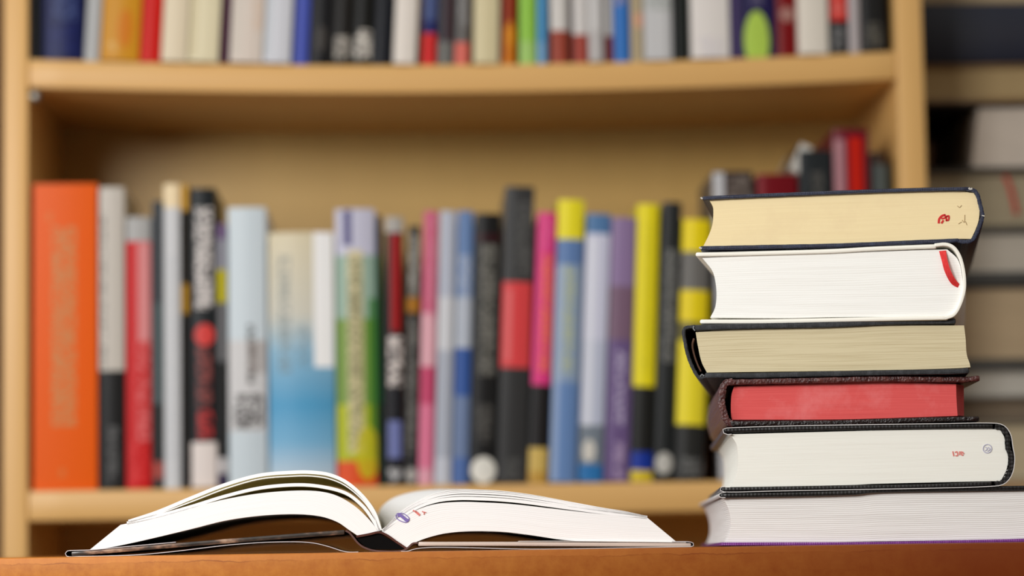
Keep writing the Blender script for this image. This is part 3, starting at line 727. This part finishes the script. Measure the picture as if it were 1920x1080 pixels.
# --- 3: charcoal cloth, tan pages, spine left
b3 = Book('hardback_book', 'charcoal cloth book with tan pages whose spine juts out left, third from the top', 1533, 1304, base_z(1322, 710), group=G)
char = cloth('charcoal_cloth', (24, 26, 30), (58, 60, 64), 0.6, 2600)
p3 = pages('paper_tan', (212, 199, 164), (172, 154, 116), 60, 0.8)
D3 = .262
block(b3, 'page_block', [(1325, 698), (1560, 695), (1660, 693.5), (1793, 690), (1820, 688)], [(1304, 622), (1400, 617.5), (1560, 614), (1660, 610), (1808, 609.5)],
      [(1325, 698), (1315, 678), (1308, 647), (1304, 622)], [(1820, 688), (1819, 682), (1813, 664), (1811, 635), (1808, 609.5)], .0025, D3 - .003, p3, 60, 14)
strip(b3, 'top_board', [(1302, 614.5), (1430, 611), (1560, 608.5), (1660, 604), (1792, 602)], 10.5, 0, D3, char, 40, .0008, jit=.03)
strip(b3, 'bottom_board', [(1322, 703.5), (1400, 704), (1560, 700.5), (1660, 698.5), (1793, 696.5), (1817, 694.5)], 10, 0, D3, char, 40, .0008, jit=.03)
strip(b3, 'spine', [(1304, 612), (1294, 613), (1285, 615), (1281.5, 622), (1284, 640), (1288, 660), (1295, 681), (1307, 704), (1314, 708), (1324, 704.5)], 6.5, 0.0002, D3, char, 60, .0004, jit=.12)
strip(b3, 'headband', [(1300, 633), (1297, 645), (1300, 662), (1306, 680), (1313, 695)], 3.0, .006, D3 - .006, plain('headband_brown', (110, 78, 60), .8), 30)

# --- 2: white hardcover with red ribbon
b2 = Book('hardback_book', 'white hardback with a red ribbon marker, second from the top of the stack', 1790, 1310, base_z(1316, 609), group=G)
wcov = plain('white_cover', (244, 240, 228), 0.4, .4, 0.02); wed = plain('white_cover_edge', (236, 228, 204), 0.5)
p2 = pages('paper_bright', (246, 245, 240), (214, 209, 200), 110, 0.45, waves=30, wamp=.22)
D2 = .24
block(b2, 'page_block', [(1331, 595), (1475, 596), (1560, 594), (1700, 593), (1784, 591)], [(1316, 483), (1440, 478), (1558, 475), (1700, 470), (1774, 468)],
      [(1331, 595), (1340, 577), (1343, 553), (1341, 529), (1335, 507), (1316, 483)], [(1784, 591), (1798, 572), (1804.5, 545), (1804, 518), (1796, 486), (1776, 467)], .002, D2 - .003, p2, 60, 18)
strip(b2, 'top_board', [(1304, 477), (1380, 475.5), (1558, 470.5), (1640, 466), (1756, 461.5)], 8.5, 0, D2, wcov, 40, .0011)
strip(b2, 'bottom_board', [(1312, 603), (1440, 602.5), (1560, 600), (1680, 597.5), (1778, 595.5)], 8.5, 0, D2, wcov, 40, .0011)
strip(b2, 'spine', [(1752, 459.5), (1774, 458), (1788, 464), (1799, 480), (1806, 505), (1808.5, 530), (1807, 548), (1799, 573), (1788, 590), (1772, 596)], 6.5, 0, D2, wcov, 60, .0004)
rib = bmesh.new()
Pl = catmull(b2.ms([(1760.5, 470), (1766, 490), (1770, 506), (1777, 522), (1785, 533), (1796, 539)]), 26)
Pr = catmull(b2.ms([(1773.5, 469), (1777, 490), (1782, 506), (1789, 520), (1794, 527), (1799, 532)]), 26)
rows = []
for i in range(26):
    t = i / 25
    y = .0026 - .0030 * math.sin(t * math.pi) - .0006
    rows.append([rib.verts.new((p.x, yy, p.y)) for p, yy in ((Pl[i], y), (Pr[i], y - .0003), (Pr[i], y + .0003), (Pl[i], y + .0006))])
for i in range(25):
    for k in range(4): rib.faces.new((rows[i][k], rows[i][(k+1) % 4], rows[i+1][(k+1) % 4], rows[i+1][k]))
rib.faces.new(rows[0]); rib.faces.new(rows[-1][::-1])
finish(rib, 'ribbon_marker', cloth('red_ribbon', (214, 22, 24), (236, 50, 44), .5, 5200), b2.root)

# --- 1: navy cloth, aged pages
b1 = Book('hardback_book', 'navy cloth book with aged cream pages and a red ink mark, topmost of the stack', 1680, 1316, base_z(1320, 469), group=G)
navy = cloth('navy_cloth', (12, 18, 46), (40, 50, 76), 0.45, 2600)
p1 = pages('paper_aged', (238, 218, 172), (216, 190, 140), 100, 0.4, .5, (226, 202, 160))
D1 = .25
block(b1, 'page_block', [(1318, 461), (1560, 456), (1640, 453), (1794, 447), (1821, 447)], [(1329, 374), (1400, 369), (1560, 364), (1640, 361), (1801, 358), (1826, 361)],
      [(1318, 461), (1328, 441), (1335, 421), (1337, 400), (1336, 386), (1329, 374)], [(1821, 447), (1829, 430), (1836, 408), (1835, 378), (1826, 361)], .0025, D1 - .003, p1, 60, 16)
strip(b1, 'top_board', [(1317, 371.5), (1400, 367.5), (1560, 361), (1640, 358), (1740, 355), (1815, 354)], 7.2, 0, D1, navy, 50, .0006, jit=.05)
strip(b1, 'bottom_board', [(1313, 465), (1440, 462.5), (1560, 460), (1640, 457), (1720, 453.5), (1798, 450.5)], 7.5, 0, D1, navy, 50, .0006, jit=.05)
strip(b1, 'spine', [(1812, 354), (1821, 355.5), (1829, 359), (1834, 368), (1837.5, 382), (1841, 396), (1842, 406), (1839, 417), (1834, 430), (1828, 443), (1821, 451), (1808, 453), (1796, 451)], 7.2, 0.0002, D1, navy, 70, .0003, jit=.14)
ink(b1, 'ink_mark', [(3.8, [(1760, 418), (1761, 410), (1766, 404), (1772, 402)]), (3.0, [(1765, 409), (1771, 408), (1777, 404)]), (3.4, [(1765, 418), (1769, 412)]), (3.2, [(1771, 401), (1774, 408), (1775, 414)]), (2.8, [(1774, 405), (1779, 404), (1778, 412), (1773, 412)])], red_ink, .0023)
ink(b1, 'pencil_scribble', [(.9, [(1795, 385), (1799, 388), (1803, 384)]), (.9, [(1809, 402), (1808, 416), (1804, 412)]), (.8, [(1797, 419), (1803, 415)]), (.8, [(1810, 414), (1813, 421)])], pencil, .0023)

worn = plain('worn_cloth_tips', (190, 186, 178), .6)
ink(b1, 'worn_joint', [(3.4, [(1816, 352.5), (1819, 354.5), (1823, 353.5)]), (2.0, [(1841, 404), (1846, 405)])], worn, -.0002)
ink(b1, 'worn_corner', [(3.0, [(1314, 370), (1317, 373)]), (3.2, [(1311, 464), (1316, 466)])], worn, -.0002)
ink(b3, 'worn_joint', [(2.2, [(1301, 611), (1300, 616), (1303, 620)]), (2.0, [(1313, 706), (1316, 702), (1320, 705)])], plain('frayed_charcoal', (120, 122, 124), .7), -.0002)

# ------------------------------------------------------------------ open book
ob = Book('open_book', 'open hardback lying face up with fanned white pages, left of the stack', 760, 715, TABLE_Z + .0001, Y=1.632, cx=715)
DO = .235
pw = pages('paper_open', (252, 252, 251), (214, 210, 204), 60, 0.25, waves=16, wamp=.3)
leafm, nt, b = newmat('paper_leaf')
nz = noise(nt, coords(nt), 40)
lk(nt, nmix(nt, nz, srgb((246, 243, 230)), srgb((250, 248, 238))), b.inputs['Base Color']); b.inputs['Roughness'].default_value = .7
b.inputs['Specular IOR Level'].default_value = .2
tr = nt.nodes.new('ShaderNodeBsdfTranslucent'); tr.inputs[0].default_value = srgb((246, 238, 205)); mx = nt.nodes.new('ShaderNodeMixShader'); mx.inputs[0].default_value = 0.4
lk(nt, b.outputs[0], mx.inputs[1]); lk(nt, tr.outputs[0], mx.inputs[2]); lk(nt, mx.outputs[0], nt.nodes['Material Output'].inputs[0])
LB = [(168, 1031), (197, 1028), (261, 1015), (358, 992), (423, 976), (487, 967), (552, 964), (600, 968), (633, 979), (655, 994), (670, 1004)]
LT = [(226, 984), (294, 970), (358, 952), (423, 936), (487, 925), (552, 920), (600, 921.5), (633, 930), (665, 949), (691, 973), (710, 996)]
block(ob, 'page_block', LB, LT, None, None, 0, DO, pw, 80, 14)
RB = [(762, 1029), (775, 1019), (799, 1009), (835, 1000), (881, 996), (941, 997), (994, 1003), (1065, 1013), (1171, 1016.5), (1269, 1016.5)]
RT = [(716, 997), (746, 977), (782, 956), (817, 945), (860, 941), (906, 942), (959, 945), (1030, 953), (1100, 961), (1171, 968), (1214, 971)]
block(ob, 'page_block', RB, RT, None, None, 0, DO, pw, 80, 14)
# loose leaves, left: three thin bundles
def leaf(front, thpx, mat, back=None, y0=0.0, y1=DO, n=60, seg=10, cap=None, name='loose_leaf'):
    A = catmull(ob.ms(front), n); Bk = catmull(ob.ms(back), n) if back else A
    bm = bmesh.new(); rows = []
    for k in range(seg + 1):
        t = k / seg; y = y0 + (y1 - y0) * t
        ts = t * t * (3 - 2 * t)
        P = [A[i].lerp(Bk[i], ts) for i in range(n)]
        up, dn = [], []
        for i in range(n):
            d = (P[min(n-1, i+1)] - P[max(0, i-1)]).normalized(); nr = Vector((-d.y, d.x))
            w = thpx / ob.k / 2
            up.append(bm.verts.new((P[i].x + nr.x*w, y, P[i].y + nr.y*w))); dn.append(bm.verts.new((P[i].x - nr.x*w, y, P[i].y - nr.y*w)))
        rows.append((up, dn))
    for i in range(n - 1):
        for k in range(seg):
            (a, b_), (a2, b2_) = rows[k], rows[k+1]
            bm.faces.new((a[i], a[i+1], a2[i+1], a2[i])); bm.faces.new((b_[i], b2_[i], b2_[i+1], b_[i+1]))
        for k in (0, seg):
            a, b_ = rows[k]; bm.faces.new((a[i], b_[i], b_[i+1], a[i+1])).material_index = 1
    for k in range(seg):
        (a, b_), (a2, b2_) = rows[k], rows[k+1]
        bm.faces.new((a[0], a2[0], b2_[0], b_[0])); bm.faces.new((a[-1], b_[-1], b2_[-1], a2[-1]))
    return finish(bm, name, [mat, pw], ob.root)
leaf([(238, 981), (294, 968), (358, 950), (423, 930), (487, 915), (552, 909), (600, 912), (649, 925), (681, 950), (700, 976), (711, 995)], 6.0, leafm)
leaf([(240, 979), (294, 964.5), (358, 941), (423, 916), (487, 898), (552, 892.5), (584, 892.5), (617, 897.5), (649, 911.5), (681, 939), (701, 968), (712, 995)], 2.0, leafm)
leaf([(241, 978), (294, 960.5), (358, 934), (423, 908.5), (487, 891), (552, 885.5), (584, 885.5), (617, 890), (649, 904), (681, 932), (702, 962), (713, 994.5)], 6.5, leafm)
# loose leaves, right
RTOP = [(720, 993), (746, 964), (782, 940), (817, 925), (852, 918.5), (906, 918.5), (941, 920.5), (994, 927), (1065, 940), (1136, 953), (1200, 963.5), (1212, 968)]
def rmix(f):
    a = catmull([Vector(p) for p in RTOP], 14); c_ = catmull([Vector(p) for p in RT], 14)
    return [tuple(a[i].lerp(c_[i], f)) for i in range(14)]
leaf(rmix(.02), .9, leafm)
leaf(rmix(.12), 2.2, leafm)
leaf(rmix(.27), 3.4, leafm)
leaf(rmix(.47), 3.2, leafm)
leaf(rmix(.72), 6.2, leafm)
# leaf swelling leftwards at its far end
leaf(rmix(0.0), .8, pw, back=[(715, 988), (702, 962), (709, 938), (738, 917), (790, 904), (850, 901), (920, 905), (994, 915), (1065, 925), (1136, 943), (1200, 960), (1212, 966)], y0=.002)
# boards
bd_l, nt, b = newmat('printed_board_dark')
n_ = noise(nt, coords(nt, 'Object', (60, 40, 160)), 1.0, 4, .6)
lk(nt, ramp(nt, n_, [(0.3, srgb((30, 30, 30))), (0.5, srgb((66, 58, 52))), (0.58, srgb((120, 94, 78))), (0.7, srgb((176, 148, 124)))]), b.inputs['Base Color'])
b.inputs['Roughness'].default_value = .3
bd_r = plain('board_greige', (206, 190, 178), .45)
blk_m = plain('hollow_shade_black', (7, 5, 5), .8, .1)
strip(ob, 'cover_board', [(134, 1038.8), (326, 1023), (487, 1010), (646, 998)], 9.0, -.001, DO + .004, bd_l, 30, .0008)
strip(ob, 'cover_board', [(784, 1020), (973, 1020), (1130, 1021), (1296, 1022)], 8.2, -.001, DO + .004, bd_r, 30, .0008)
strip(ob, 'endpaper', [(973, 1014.8), (1065, 1014.6), (1171, 1015.6), (1286, 1017)], 1.2, -.0012, DO + .002, plain('endpaper_white', (226, 222, 216), .6), 20)
strip(ob, 'spine_cover', [(648, 995), (655, 999), (662, 1007), (670, 1017), (680, 1025), (697, 1031.5), (716, 1033.5), (740, 1034), (756, 1032), (766, 1026), (774, 1019), (784, 1018)], 3.2, -.001, DO + .004, plain('spine_brown', (92, 62, 56), .45), 60)
strip(ob, 'spine_lining', [(668, 1006), (680, 1004), (695, 1001), (708, 998), (716, 999), (728, 1005), (742, 1015), (754, 1023), (764, 1030)], 4.0, -.0008, DO - .001, plain('mull_brown', (88, 48, 38), .8, .3, .3, 900), 40)
bm = bmesh.new()
block_bm(bm, ob.ms([(672, 1014), (690, 1027), (716, 1030), (742, 1030), (758, 1029)]), ob.ms([(670, 1008), (690, 1005), (708, 1001), (735, 1014), (760, 1029)]), None, None, .0005, DO - .004, 24, 5)
finish(bm, 'spine_hollow_shade', blk_m, ob.root)  # solid black block paints the shade inside the hollow spine
jk = plain('jacket_film', (206, 204, 206), .25, .6)
jdark = plain('jacket_dark', (58, 50, 48), .25, .6)
strip(ob, 'dust_jacket', [(330, 1016.5), (236, 1025), (170, 1031), (139, 1032), (127, 1033), (123, 1038), (127, 1043.5), (150, 1044), (197, 1043), (261, 1040), (326, 1034), (423, 1022.5), (470, 1018.5), (504, 1016.6), (560, 1016), (590, 1018.5), (617, 1025), (640, 1032.5), (655, 1036), (672, 1037.2)], 1.3, -.0016, DO + .005, jdark, 140, 0, cap=jk)
strip(ob, 'dust_jacket', [(752, 1034), (764, 1033.5), (775, 1030), (790, 1027.5), (824, 1026.2), (880, 1027), (994, 1029.5), (1100, 1029.5), (1171, 1029.5), (1260, 1028.5), (1292, 1027.3), (1300, 1023), (1299, 1018), (1288, 1015.5), (1260, 1015.6)], 1.3, -.0016, DO + .005, jdark, 120, 0, cap=jk)
ink(ob, 'ink_stamp', [(6.0, [(745, 966), (750, 966), (756, 970), (762, 975), (766, 976)]), (1.4, [(742, 967), (745, 963), (756, 963), (766, 970), (767, 975), (763, 979), (754, 978), (745, 973), (742, 967)])], vio_ink, -.0003)
ink(ob, 'ink_lettering', [(2.6, [(774, 957), (781, 960)]), (4.0, [(779, 959), (787, 966)]), (1.6, [(791, 959), (799, 961)]), (1.6, [(795, 960), (795, 965)])], pale_red, -.0003)

# ------------------------------------------------------------------ pile of books on a cabinet beside the bookcase
SB = 0.11
cab_z = uz(1800, 904, SB)[1]
uo = U_R1 + 0.004
cabm = beech('cabinet_wood', (150, 120, 84), (170, 138, 98), 'X')
cb = thing('side_cabinet', 'low wooden cabinet to the right of the bookcase', 'cabinet', world(uo, SB - .04, 0), RZ)
bm = bmesh.new(); add_box(bm, 0, .42, 0, .34, cab_z - .022, cab_z); finish(bm, 'cabinet_top', cabm, cb, .001)
bm = bmesh.new(); add_box(bm, 0.006, .414, 0.02, .335, 0, cab_z - .0225); finish(bm, 'cabinet_body', cabm, cb, .001)
for a in (0.012, 0.213):
    bm = bmesh.new(); add_box(bm, a, a + .195, 0.003, .0195, .03, cab_z - .03); d_ = finish(bm, 'door', cabm, cb, .001)
    bm = bmesh.new(); kx = a + (.17 if a < .1 else .025); add_box(bm, kx - .006, kx + .006, -.012, .0025, cab_z - .15, cab_z - .09); finish(bm, 'handle', M['pin'], d_, .001)

def flat_book(label, ya, yb, cover, page, du=0.0, w=.20, dep=.24, spine_left=False, ct=.003, ribbon=None, x0=None, ptop=None):
    """lies flat: foot pixel row ya up to row yb (at x=1840)"""
    z0 = uz(1840, ya, SB)[1]; z1 = uz(1840, yb, SB)[1]
    h = z1 - z0 - .0004
    root = thing('flat_book', label, 'book', world(uo + .003 + du, SB, z0 + .0002), RZ, 'books piled flat beside the bookcase')
    cm = plain('pile_cover', cover, .45); pm = pages('pile_paper', page, tuple(int(q * .85) for q in page), 30, .5)
    bm = bmesh.new()
    add_box(bm, 0, w, 0, dep, 0, ct); add_box(bm, 0, w, 0, dep, h - ct, h)
    if spine_left: add_box(bm, -0.0, ct, 0, dep, ct, h - ct)
    else: add_box(bm, w - ct, w, 0, dep, ct, h - ct)
    finish(bm, 'cover', cm, root, .0006)
    bm = bmesh.new()
    a = x0 if x0 is not None else .006
    a2 = ptop if ptop is not None else a
    hh0, hh1 = ct + .0001, h - ct - .0001
    block_bm(bm, [(a, hh0), (w - ct - .003, hh0)], [(a2, hh1), (w - ct - .003, hh1)], None, None, .004, dep - .004, 8, 4)
    finish(bm, 'page_block', pm, root)
    if ribbon:
        P = []
        for (px, py) in ribbon:
            u, z = uz(px, py, SB); P.append(Vector((u - (uo + .003 + du), z - z0)))
        bm = bmesh.new(); strip_bm(bm, catmull(P, 12), .0035, -.001, -.0004)
        finish(bm, 'ribbon_marker', plain('pile_ribbon', (206, 44, 34), .6), root)
    return root
flat_book('thick beige-paged book at the bottom of the pile right of the bookcase', 903, 792, (150, 140, 118), (196, 182, 152))
flat_book('thin taupe book, second from the bottom of the pile right of the bookcase', 792, 746, (96, 84, 70), (126, 112, 94))
flat_book('light grey book low in the pile, under the dark-edged thick book', 746, 694, (150, 146, 136), (196, 192, 182), ct=.002)
flat_book('thick beige-brown paged book with dark edges, mid-height of the pile', 694, 520, (56, 54, 50), (188, 166, 134), ct=.010)
flat_book('pale grey-paged book in the pile below the ribbon-marked one', 520, 428, (70, 70, 68), (192, 184, 170), ct=.005)
flat_book('tan-paged book with a red ribbon in the pile right of the bookcase', 428, 322, (110, 100, 80), (168, 156, 130), ribbon=[(1884, 330), (1893, 350), (1901, 380), (1906, 402)])
flat_book('black-spined book with white pages, near the top of the pile', 322, 192, (26, 22, 20), (208, 196, 182), spine_left=True, x0=.060 - .003, ptop=.068 - .003, ct=.004)
flat_book('tan-brown book directly under the thick navy book', 192, 118, (140, 110, 72), (176, 152, 110), ct=.004)
z0 = uz(1840, 118, SB)[1]
fb = thing('flat_book', 'thick navy book lying spine outward near the top of the pile', 'book', world(uo + .003, SB - .004, z0 + .0002), RZ, 'books piled flat beside the bookcase')
hN = uz(1840, 8, SB)[1] - z0 - .0004
bm = bmesh.new(); wN = .21
add_box(bm, 0, wN, 0.0, .003, 0, hN); add_box(bm, 0, wN, .003, .17, 0, .003); add_box(bm, 0, wN, .003, .17, hN - .003, hN)
finish(bm, 'cover', plain('navy_case', (22, 28, 48), .4), fb, .0012)
bm = bmesh.new(); block_bm(bm, [(.003, .0032), (wN - .003, .0032)], [(.003, hN - .0032), (wN - .003, hN - .0032)], None, None, .004, .165, 6, 4)
finish(bm, 'page_block', PG['cream'], fb)
flat_book('greyish tan book on top of the navy book, cut by the upper frame edge', 8, -70, (150, 128, 98), (176, 160, 130), ct=.003)

# ------------------------------------------------------------------ room
def struct(name, x0, x1, y0, y1, z0, z1, mat):
    bm = bmesh.new(); add_box(bm, x0, x1, y0, y1, z0, z1); o = finish(bm, name, mat); o['kind'] = 'structure'; return o
struct('floor', -2.6, 2.6, -2.2, 3.2, -0.05, 0, M['floor'])
struct('wall_back', -2.6, 2.6, 2.95, 3.05, 0, 2.6, M['wall'])

# ------------------------------------------------------------------ light
def area(name, loc, target, sx, sy, energy, color):
    l = bpy.data.lights.new(name, 'AREA'); l.shape = 'RECTANGLE'; l.size = sx; l.size_y = sy; l.energy = energy; l.color = color
    o = bpy.data.objects.new(name, l); COL.objects.link(o); o.location = loc
    o.rotation_euler = (Vector(target) - Vector(loc)).to_track_quat('-Z', 'Y').to_euler()
    return o
area('window_light', (-1.0, 0.05, 1.52), (0.05, 2.2, 0.98), 0.75, 0.55, 30, (1.0, 0.99, 0.975))
area('left_fill_light', (-1.2, 1.0, 1.12), (0.0, 1.75, 0.85), 0.5, 0.5, 7.5, (0.93, 0.97, 1.0))  # added fill from the left, brightens the page fore-edges
area('room_lamp', (1.2, -0.3, 1.7), (0.2, 2.3, 0.98), 0.8, 0.8, 1.8, (1.0, 0.80, 0.5))
w = bpy.data.worlds.new('world'); SC.world = w; w.use_nodes = True
nt = w.node_tree; bg = nt.nodes['Background']
tc = nt.nodes.new('ShaderNodeTexCoord'); sp = nt.nodes.new('ShaderNodeSeparateXYZ'); lk(nt, tc.outputs['Generated'], sp.inputs[0])
zr = nmath(nt, 'ADD', nmath(nt, 'MULTIPLY', sp.outputs[2], 0.5), 0.5)
lk(nt, ramp(nt, zr, [(0.40, (0.06, 0.05, 0.04, 1)), (0.53, (0.08, 0.078, 0.075, 1)), (0.8, (0.46, 0.45, 0.43, 1))]), bg.inputs[0])
bg.inputs[1].default_value = 1.0

SC.view_settings.view_transform = 'Standard'; SC.view_settings.look = 'None'
SC.view_settings.exposure = 0.1; SC.view_settings.gamma = 1.0
SC.view_settings.use_curve_mapping = False
